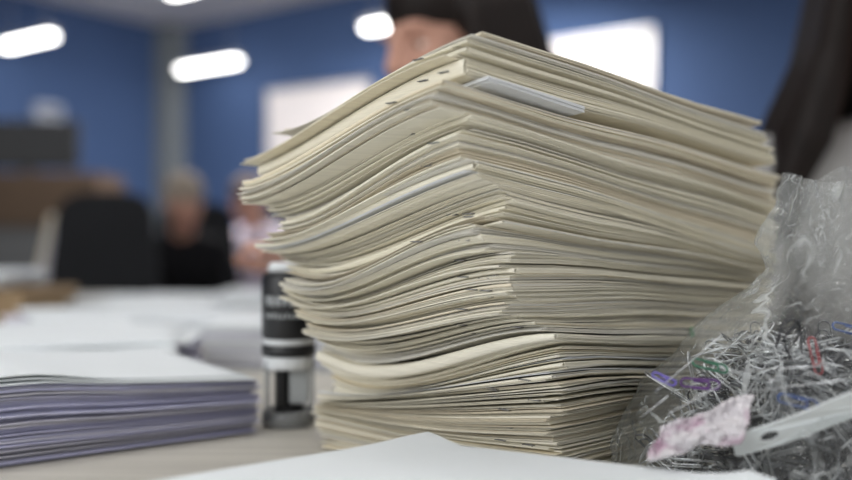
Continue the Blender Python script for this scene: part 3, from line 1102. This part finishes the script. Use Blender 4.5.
A, B = at(737, 445, .445), at(858, 404, .438)
o = link('perforated_strip', strip(), material('strip_white', (220, 226, 228), .4, var=.03), None, A)
dirv = (B - A).normalized()
up = Vector((0, -.55, .85)); up = (up - dirv * up.dot(dirv)).normalized()
o.rotation_euler = Matrix((dirv, up, dirv.cross(up))).transposed().to_euler()
tag(o, 'white plastic strip with a punched oval hole inside the bag', 'strip')

# crumpled wrapper with pink print
V, FC = [], []
nu, nv = 60, 34
A, B, Cc = at(646, 462, .437), at(738, 440, .436), at(668, 408, .458)
for i in range(nu):
    for j in range(nv):
        p = A + (B - A) * (i / (nu - 1)) + (Cc - A) * (j / (nv - 1)) * (.62 + .25 * (i / nu))
        n = noise.noise(p * 130) * .007 + abs(noise.noise(p * 260)) * .006 - abs(noise.noise(p * 420 + Vector((3, 3, 3)))) * .003
        V.append(p + Vector((0, -1, .35)).normalized() * n + Vector((noise.noise(p * 90), 0, noise.noise(p * 95 + Vector((5, 5, 5))))) * .003)
for i in range(nu - 1):
    for j in range(nv - 1):
        a = i * nv + j
        FC.append((a, a + 1, a + nv + 1, a + nv))
c = (A + B) / 2
me = pymesh('wrapper_scrap', [v - c for v in V], FC)
o = link('wrapper_scrap', me, FOIL, None, c)
md = o.modifiers.new('thick', 'SOLIDIFY'); md.thickness = .0006
tag(o, 'crumpled white and pink wrapper scrap low in the bag', 'wrapper')

# -------------------------------------------------------------------- people
def remeshed(name, bm, mat, parent, voxel, smooth_it=4, post=None):
    me = bpy.data.meshes.new(name + '_src')
    bm.to_mesh(me); bm.free()
    ob = bpy.data.objects.new('tmp', me)
    COL.objects.link(ob)
    r = ob.modifiers.new('r', 'REMESH'); r.mode = 'VOXEL'; r.voxel_size = voxel
    if smooth_it:
        sm = ob.modifiers.new('s', 'SMOOTH'); sm.factor = .5; sm.iterations = smooth_it
    dg = bpy.context.evaluated_depsgraph_get()
    out = bpy.data.meshes.new_from_object(ob.evaluated_get(dg))
    out.name = name
    bpy.data.objects.remove(ob); bpy.data.meshes.remove(me)
    if post: post(out)
    return link(name, out, mat, parent, None, True)


def hand(bm, wrist, fwd, palm_n, side, r=1.0):
    """A slightly curled hand: palm, four unequal fingers, thumb. palm_n points out of the back of the hand."""
    f = fwd.normalized(); n = (palm_n - f * palm_n.dot(f)).normalized(); s = f.cross(n) * side
    for q in (-.026, -.009, .009, .026):
        add_cone(bm, wrist + f * .012 + s * q * .7, wrist + f * .080 + s * q, .014 * r, .0115 * r, 10)
    for q, L in ((-.029, .066), (-.010, .076), (.010, .071), (.029, .055)):
        a = wrist + f * .082 + s * q
        b = a + f * L * .45 + s * q * .15 - n * .004
        c = b + (f * .85 - n * .45).normalized() * L * .32
        d = c + (f * .65 - n * .75).normalized() * L * .26
        add_cone(bm, a, b, .0098 * r, .0086 * r, 10); add_cone(bm, b, c, .0086 * r, .0078 * r, 10); add_cone(bm, c, d, .0078 * r, .0066 * r, 10)
    a = wrist + f * .028 - s * .028
    b = a + (f * .65 - s * .75).normalized() * .036 - n * .006
    c = b + (f * .95 - s * .25).normalized() * .028 - n * .004
    add_cone(bm, a, b, .0125 * r, .0105 * r, 10); add_cone(bm, b, c, .0105 * r, .008 * r, 10)


def person(label, hips, yaw, head, hyaw, hpitch, hair_mat, hair_style, top_mat, leg_mat, wrists, voxel=.006):
    """Seated figure. hips: floor point under the pelvis. head: world centre of the head. yaw: 0 faces the viewer."""
    root = empty('person', (hips[0], hips[1], 0), label, 'person', None, yaw)
    inv = Matrix.Translation((hips[0], hips[1], 0)) @ Matrix.Rotation(yaw, 4, 'Z')
    inv = inv.inverted()
    H = inv @ Vector(head)
    HM = Matrix.Translation(H) @ Matrix.Rotation(hyaw, 4, 'Z') @ Matrix.Rotation(hpitch, 4, 'X')
    P = Vector((0, 0, .56))
    Nk = HM @ Vector((0, .035, -.10))
    dirn = (Nk - P)
    base = P + dirn * .83                                   # base of the neck
    base.y += .01
    chest = P + dirn * .56
    shl = [base + Vector((s * .165, .01, -.055)) for s in (-1, 1)]
    elbows, wr = [], []
    for s, sh, w in zip((-1, 1), shl, wrists):
        w = inv @ Vector(w)
        mid = (sh + w) / 2
        el = Vector((sh.x + s * .07, mid.y + .06, min(sh.z - .24, mid.z - .02)))
        # keep arm lengths human
        el = sh + (el - sh).normalized() * .28
        w = el + (w - el).normalized() * min(.25, max(.2, (w - el).length))
        elbows.append(el); wr.append(w)

    def torso(bm, g):
        add_ell(bm, P, (.165 + g, .125 + g, .12 + g))
        for k in range(7):
            t = k / 6 * .62
            wd = .145 - .02 * math.sin(PI * min(1, t / .5)) + .012 * t
            add_ell(bm, P + dirn * t, (wd + g, .105 + g, .10 + g))
        add_ell(bm, chest + Vector((0, -.005, 0)), (.160 + g, .112 + g, .15 + g))
        for s, sh in zip((-1, 1), shl):
            add_cone(bm, base + Vector((s * .03, 0, -.03)), sh, .052 + g, .052 + g)

    def arms(bm, g, cut=1.0):
        for sh, el, w in zip(shl, elbows, wr):
            add_cone(bm, sh, el, .050 + g, .039 + g)
            add_cone(bm, el, el + (w - el) * cut, .038 + g, .027 + g)

    def legs(bm, g):
        for s in (-1, 1):
            hip = Vector((s * .085, 0, .53)); kn = Vector((s * .10, -.42, .50)); an = Vector((s * .10, -.38, .10))
            add_cone(bm, hip, kn, .082 + g, .058 + g); add_cone(bm, kn, an, .055 + g, .038 + g)
    bm = bmesh.new()
    torso(bm, 0); arms(bm, 0); legs(bm, 0)
    for s in (-1, 1):
        add_cone(bm, (s * .10, -.37, .055), (s * .105, -.50, .042), .04, .032)
        add_cone(bm, (s * .10, -.38, .10), (s * .10, -.36, .05), .038, .038)
    add_cone(bm, base + Vector((0, 0, -.03)), HM @ Vector((0, .02, -.04)), .056, .052)
    # head with its face
    add_ell(bm, (0, .012, .025), (.074, .092, .085), HM, 28, 18)
    add_ell(bm, (0, -.028, -.03), (.060, .062, .080), HM, 28, 18)
    add_ell(bm, (0, -.055, -.092), (.032, .030, .024), HM)
    add_cone(bm, (0, -.086, .014), (0, -.106, -.026), .008, .012, 12, HM)
    for s in (-1, 1):
        add_ell(bm, (s * .010, -.098, -.030), (.008, .009, .007), HM)
        add_ell(bm, (s * .034, -.068, -.028), (.024, .022, .022), HM)
        add_ell(bm, (s * .030, -.080, .020), (.022, .010, .007), HM)
        add_ell(bm, (s * .074, .006, -.008), (.010, .020, .031), HM)
    add_ell(bm, (0, -.088, -.060), (.022, .010, .006), HM)
    add_ell(bm, (0, -.086, -.070), (.019, .010, .006), HM)
    for sgn, w, el in zip((-1, 1), wr, elbows):
        f = (w - el).normalized()
        f = Vector((f.x, f.y, f.z * .4)).normalized()
        hand(bm, w, f, Vector((0, 0, 1)), sgn)

    def sockets(me):
        pts = [HM @ Vector((s * .031, -.084, .002)) for s in (-1, 1)]
        back = (HM.to_3x3() @ Vector((0, 1, 0)))
        for v in me.vertices:
            for p in pts:
                d = (v.co - p).length
                if d < .022: v.co += back * (.009 * (1 - (d / .022) ** 2))
    remeshed('body', bm, SKIN, root, voxel, 3, sockets)
    for s in (-1, 1):
        bm = bmesh.new(); add_ell(bm, (s * .031, -.0655, .000), (.0115, .0115, .0115), HM)
        ey = bmobj('eye', bm, EYEW, root, None, True)
        bm = bmesh.new(); add_ell(bm, (s * .031, -.0752, -.002), (.0056, .0028, .0056), HM)
        bmobj('iris', bm, IRIS, ey, None, True)
    for s in (-1, 1):
        bm = bmesh.new(); add_ell(bm, (s * .031, -.0650, .0045), (.0140, .0140, .0105), HM)
        bmobj('eyelid', bm, SKIN, root, None, True)
    bm = bmesh.new()
    for z in (-.0605, -.0690): add_ell(bm, (0, -.0915, z), (.019, .0075, .0048), HM)
    bmobj('lips', bm, LIP, root, None, True)
    # clothes
    bm = bmesh.new(); torso(bm, .012); arms(bm, .012, .90)
    remeshed('top', bm, top_mat, root, .009, 4)
    bm = bmesh.new(); legs(bm, .013); add_ell(bm, P, (.170, .132, .115))
    remeshed('trousers', bm, leg_mat, root, .010, 3)
    for s in (-1, 1):
        bm = bmesh.new()
        add_cone(bm, (s * .10, -.35, .048), (s * .105, -.51, .040), .046, .040)
        bmobj('shoe', bm, BLACK, root, None, True)
    # hair
    bm = bmesh.new()
    add_ell(bm, (0, .022, .048), (.086, .103, .088), HM, 28, 18)
    if hair_style in ('long', 'loose'):
        for s in (-1, 1):
            for k in range(6):
                y = -.006 + k * .019
                p = [Vector((s * .052, y * .8 + .01, .095)), Vector((s * .084, y, .02)), Vector((s * .096, y - .002, -.09)),
                     Vector((s * (.124 + .012 * math.sin(k * 2.1)), y - .015, -.19)), Vector((s * (.166 + .020 * math.sin(k * 3.3 + 1)), y - .03, -.34 - .02 * (k % 3)))]
                if hair_style == 'loose': p = p[:4]
                rr = [.020, .020, .025, .030, .012]
                for a, b, r0, r1 in zip(p[:-1], p[1:], rr[:-1], rr[1:]): add_cone(bm, a, b, r0, r1, 10, HM)
        for k in range(5):
            x = -.06 + k * .03
            add_cone(bm, (x, .10, .03), (x * 1.1, .115, -.12), .034, .034, 10, HM)
            add_cone(bm, (x * 1.1, .115, -.12), (x * 1.2, .10, -.27), .034, .014, 10, HM)
    else:
        add_ell(bm, (0, .075, -.02), (.07, .05, .07), HM)
    remeshed('hair', bm, hair_mat, root, .006, 3)
    return root


def chair(loc, rz, label, group='black office chairs'):
    e = empty('office_chair', (loc[0], loc[1], 0), label, 'chair', group, rz)
    bm = bmesh.new(); add_box(bm, (0, -.02, .43), (.46, .46, .07), 0, .025)
    bmobj('seat', bm, FABRIC_B, e)
    # backrest, wider at the foot, rounded at the top; the sitter faces -Y
    prof = []
    for i in range(25):
        a = PI * i / 24
        x = .185 * math.copysign(abs(math.cos(a)) ** .55, math.cos(a)); z = .92 + .165 * math.sin(a) ** .7
        prof.append((x, z))
    prof = [(.21, .55), (.215, .60)] + prof + [(-.215, .60), (-.21, .55)]
    bm = bmesh.new()
    fr_, bk_ = [], []
    for x, z in prof:
        y = .22 + .06 * (z - .55) + .05 * (1 - (x / .22) ** 2)
        fr_.append(bm.verts.new((x, y - .03, z))); bk_.append(bm.verts.new((x * .98, y + .03, z)))
    bm.faces.new(fr_); bm.faces.new(list(reversed(bk_)))
    for i in range(len(prof)):
        j = (i + 1) % len(prof)
        bm.faces.new((fr_[i], bk_[i], bk_[j], fr_[j]))
    bmobj('backrest', bm, FABRIC_B, e)
    bm = bmesh.new(); add_box(bm, (0, .25, .52), (.07, .02, .30), 0, .004); add_box(bm, (0, .13, .385), (.07, .26, .02), 0, .004)
    bmobj('back_bracket', bm, BLACK, e)
    bm = bmesh.new(); add_lathe(bm, [(.028, .08), (.028, .22), (.018, .22), (.018, .395)], seg=16)
    bmobj('column', bm, BLACK, e)
    for k in range(5):
        a = 2 * PI * k / 5 + .3
        bm = bmesh.new(); add_cone(bm, (0, 0, .10), (.27 * math.cos(a), .27 * math.sin(a), .075), .024, .016, 10)
        lg = bmobj('base_arm', bm, BLACK, e)
        bm = bmesh.new()
        add_ell(bm, (.27 * math.cos(a), .27 * math.sin(a), .030), (.030, .030, .030))
        bmobj('caster', bm, BLACK, lg)
    return e


# woman behind the stack, her dark head cut by the top edge
p1 = at(444, 30, 1.36)
person('woman with dark hair looking down behind the tall stack', (p1.x + .04, 1.56), 0.0, (p1.x, 1.36, CZ + .306), -.95, .30, HAIR_D, 'loose', CLOTH_L, CLOTH_N,
       ((p1.x - .21, 1.28, .85), (p1.x + .24, 1.26, .80)))
chair((p1.x + .04, 1.60), 0, 'black office chair under the woman behind the tall stack')
# woman at the right edge with long dark hair
p2 = at(936, -28, 1.05)
person('woman with long dark hair and pale grey blouse at the right edge', (p2.x + .15, 1.34), 0.0, (p2.x, 1.08, CZ + .32), -.12, .22, HAIR_D, 'long', CLOTH_G, CLOTH_N,
       ((p2.x - .10, 1.10, .62), (p2.x + .24, 1.10, .62)))
chair((p2.x + .15, 1.40), 0, 'black office chair under the woman at the right edge')
# two people far back at the left
x3 = (184 - 426) / F * 3.9
person('person in black clothes with greyish hair beyond the empty chair', (x3 - .02, 4.12), .2, (x3, 3.9, CZ + .160), .3, .35, HAIR_G, 'short', CLOTH_K, CLOTH_K,
       ((x3 - .2, 3.7, .62), (x3 + .16, 3.7, .62)), voxel=.008)
chair((x3 - .02, 4.17), .2, 'black office chair under the person in black')
x4 = (247 - 426) / F * 5.0
person('person in a white and lilac top seated far back beside the tall stack', (x4 - .03, 5.2), -.3, (x4, 5.0, CZ + .22), -.3, .35, HAIR_B, 'short', CLOTH_L, CLOTH_N,
       ((x4 - .2, 4.8, .66), (x4 + .14, 4.8, .82)), voxel=.008)
chair((x4 - .03, 5.25), -.3, 'black office chair under the person in white and lilac')
# the empty chair, its back to us
chair(((118 - 426) / F * 3.5, 3.20), PI * 0 + .12, 'empty black office chair seen from behind beyond the paper covered desk')

# --------------------------------------------------- cabinet, screen, wall box
cx1 = (97 - 426) / F * 5.5
e = empty('cabinet', (cx1 - .65, 5.75, 0), 'brown topped grey cabinet under the dark screen', 'cabinet')
bm = bmesh.new(); add_box(bm, (0, 0, .49), (1.26, .46, .98), 0, .004)
bmobj('carcass', bm, GREYP, e)
bm = bmesh.new(); add_box(bm, (0, 0, 1.145), (1.30, .50, .33), 0, .004)
bmobj('top_unit', bm, WOOD, e)
for s in (-1, 1):
    bm = bmesh.new(); add_box(bm, (s * .31, -.24, .49), (.60, .018, .90), 0, .003)
    dr = bmobj('door', bm, GREYP, e)
    bm = bmesh.new(); add_box(bm, (s * .06, -.256, .55), (.012, .015, .14), 0, .003)
    bmobj('handle', bm, ALU, dr)
mx0, mx1 = (-30 - 426) / F * 5.65, (76 - 426) / F * 5.65
e = empty('computer_monitor', ((mx0 + mx1) / 2, 5.70, 1.31), 'dark screen standing on the brown topped cabinet', 'monitor')
W_ = mx1 - mx0
bm = bmesh.new(); add_box(bm, (0, 0, .19), (W_, .05, .31), 0, .008)
bmobj('housing', bm, BLACK, e)
bm = bmesh.new(); add_box(bm, (0, -.027, .193), (W_ - .03, .004, .28), 0, .001)
bmobj('screen', bm, material('screen_off', (14, 15, 18), .15, spec=.5), e)
bm = bmesh.new(); add_box(bm, (0, .02, .03), (.06, .03, .06)); add_box(bm, (0, 0, .006), (.24, .18, .012), 0, .004)
bmobj('stand', bm, BLACK, e)
t, hp = wall_hit(44, CORNER, LD)
inw = Vector((-LD.y, LD.x, 0))
hp = hp + inw * .06
e = empty('wall_box', (hp.x, hp.y, CZ + (240 - 122) / F * hp.y), 'small pale box on the blue wall above the dark screen', 'wall box', None, math.atan2(LD.y, LD.x))
bm = bmesh.new(); add_box(bm, (0, 0, .075), (.24, .10, .15), 0, .03)
bmobj('housing', bm, material('box_pale', (170, 176, 190), .5), e)
bm = bmesh.new(); add_box(bm, (0, .052, .075), (.14, .01, .05), 0, .002)
bmobj('grille', bm, GREYP, e)
# pale folders leaning together on a low grey drawer unit
e = empty('drawer_unit', ((30 - 426) / F * 3.75, 3.78, 0), 'grey drawer unit beyond the desk holding leaning folders', 'drawer unit')
bm = bmesh.new(); add_box(bm, (0, 0, .36), (.46, .5, .72), 0, .004)
bmobj('carcass', bm, GREYP, e)
for k in range(3):
    bm = bmesh.new(); add_box(bm, (0, -.255, .13 + .23 * k), (.42, .014, .21), 0, .003)
    dr = bmobj('drawer', bm, GREYP, e)
    bm = bmesh.new(); add_box(bm, (0, -.268, .17 + .23 * k), (.12, .014, .014), 0, .003)
    bmobj('handle', bm, ALU, dr)
for k, (px, mt, lab) in enumerate(((44, CREAM[2], 'cream folder leaning outermost beside the black chair'), (50, LAV[3], 'grey white folder leaning between two others beside the black chair'), (56, LAV[0], 'lilac folder leaning closest to the black chair'))):
    bm = bmesh.new()
    add_box(bm, (0, 0, .15), (.022, .22, .27), 0, .002)
    o = bmobj('folder', bm, mt, None, ((px - 426) / F * 3.7, 3.72, .722))
    o.rotation_euler = (0, .22, .05)
    tag(o, lab, 'folder', 'folders leaning on the drawer unit')

# ------------------------------------------------------------ light and camera
w = bpy.data.worlds.new('World')
SC.world = w
w.use_nodes = True
nt = w.node_tree
bg = nt.nodes['Background']
bg.inputs['Strength'].default_value = .88
tc = nt.nodes.new('ShaderNodeTexCoord')
sep = nt.nodes.new('ShaderNodeSeparateXYZ')
mr = nt.nodes.new('ShaderNodeMapRange')
mr.inputs['From Min'].default_value = -.2; mr.inputs['From Max'].default_value = .9
rp = nt.nodes.new('ShaderNodeValToRGB')
rp.color_ramp.elements[0].color = (1.0, 1.0, .99, 1); rp.color_ramp.elements[1].color = (1.25, 1.27, 1.30, 1)
nt.links.new(tc.outputs['Generated'], sep.inputs[0])
nt.links.new(sep.outputs['Z'], mr.inputs['Value'])
nt.links.new(mr.outputs['Result'], rp.inputs['Fac'])
nt.links.new(rp.outputs['Color'], bg.inputs['Color'])


def area(name, loc, target, size, sy, power, col):
    l = bpy.data.lights.new(name, 'AREA')
    l.shape = 'RECTANGLE'; l.size = size; l.size_y = sy; l.energy = power; l.color = col
    o = bpy.data.objects.new(name, l)
    COL.objects.link(o)
    o.location = loc
    o.rotation_euler = (Vector(target) - Vector(loc)).to_track_quat('-Z', 'Y').to_euler()
    return o


# added fill light without a window, behind and to the left of the viewer
area('left_fill', (-2.2, -1.6, 2.2), (0, .7, .8), 2.0, 1.4, 50, (.97, .99, 1.0))
# added fill light, without a fixture, over the far half of the room
area('overhead_fill', (-.8, 5.4, CEIL_Z - .55), (-.8, 6.2, 0), 3.4, .4, 150, (1, .98, .95))
area('overhead_fill', (.1, 1.0, CEIL_Z - .55), (.1, 1.0, 0), 1.6, .3, 9, (1, .99, .97))  # weak added fill above the near desk, no fixture

cam = bpy.data.cameras.new('camera')
cam.sensor_width = 36.0
cam.lens = F / 852 * 36
cam.clip_start = .02
cam.dof.use_dof = True
cam.dof.focus_distance = .525
cam.dof.aperture_fstop = 2.5
co = bpy.data.objects.new('camera', cam)
COL.objects.link(co)
co.location = (0, 0, CZ)
co.rotation_euler = (PI / 2, 0, 0)
SC.camera = co

vs = SC.view_settings
vs.view_transform = 'Standard'
vs.look = 'None'
vs.gamma = 1.0
vs.exposure = -0.17
vs.use_curve_mapping = False
SC.cycles.use_denoising = True
SC.cycles.max_bounces = 10
SC.cycles.transparent_max_bounces = 24
SC.cycles.sample_clamp_indirect = 6
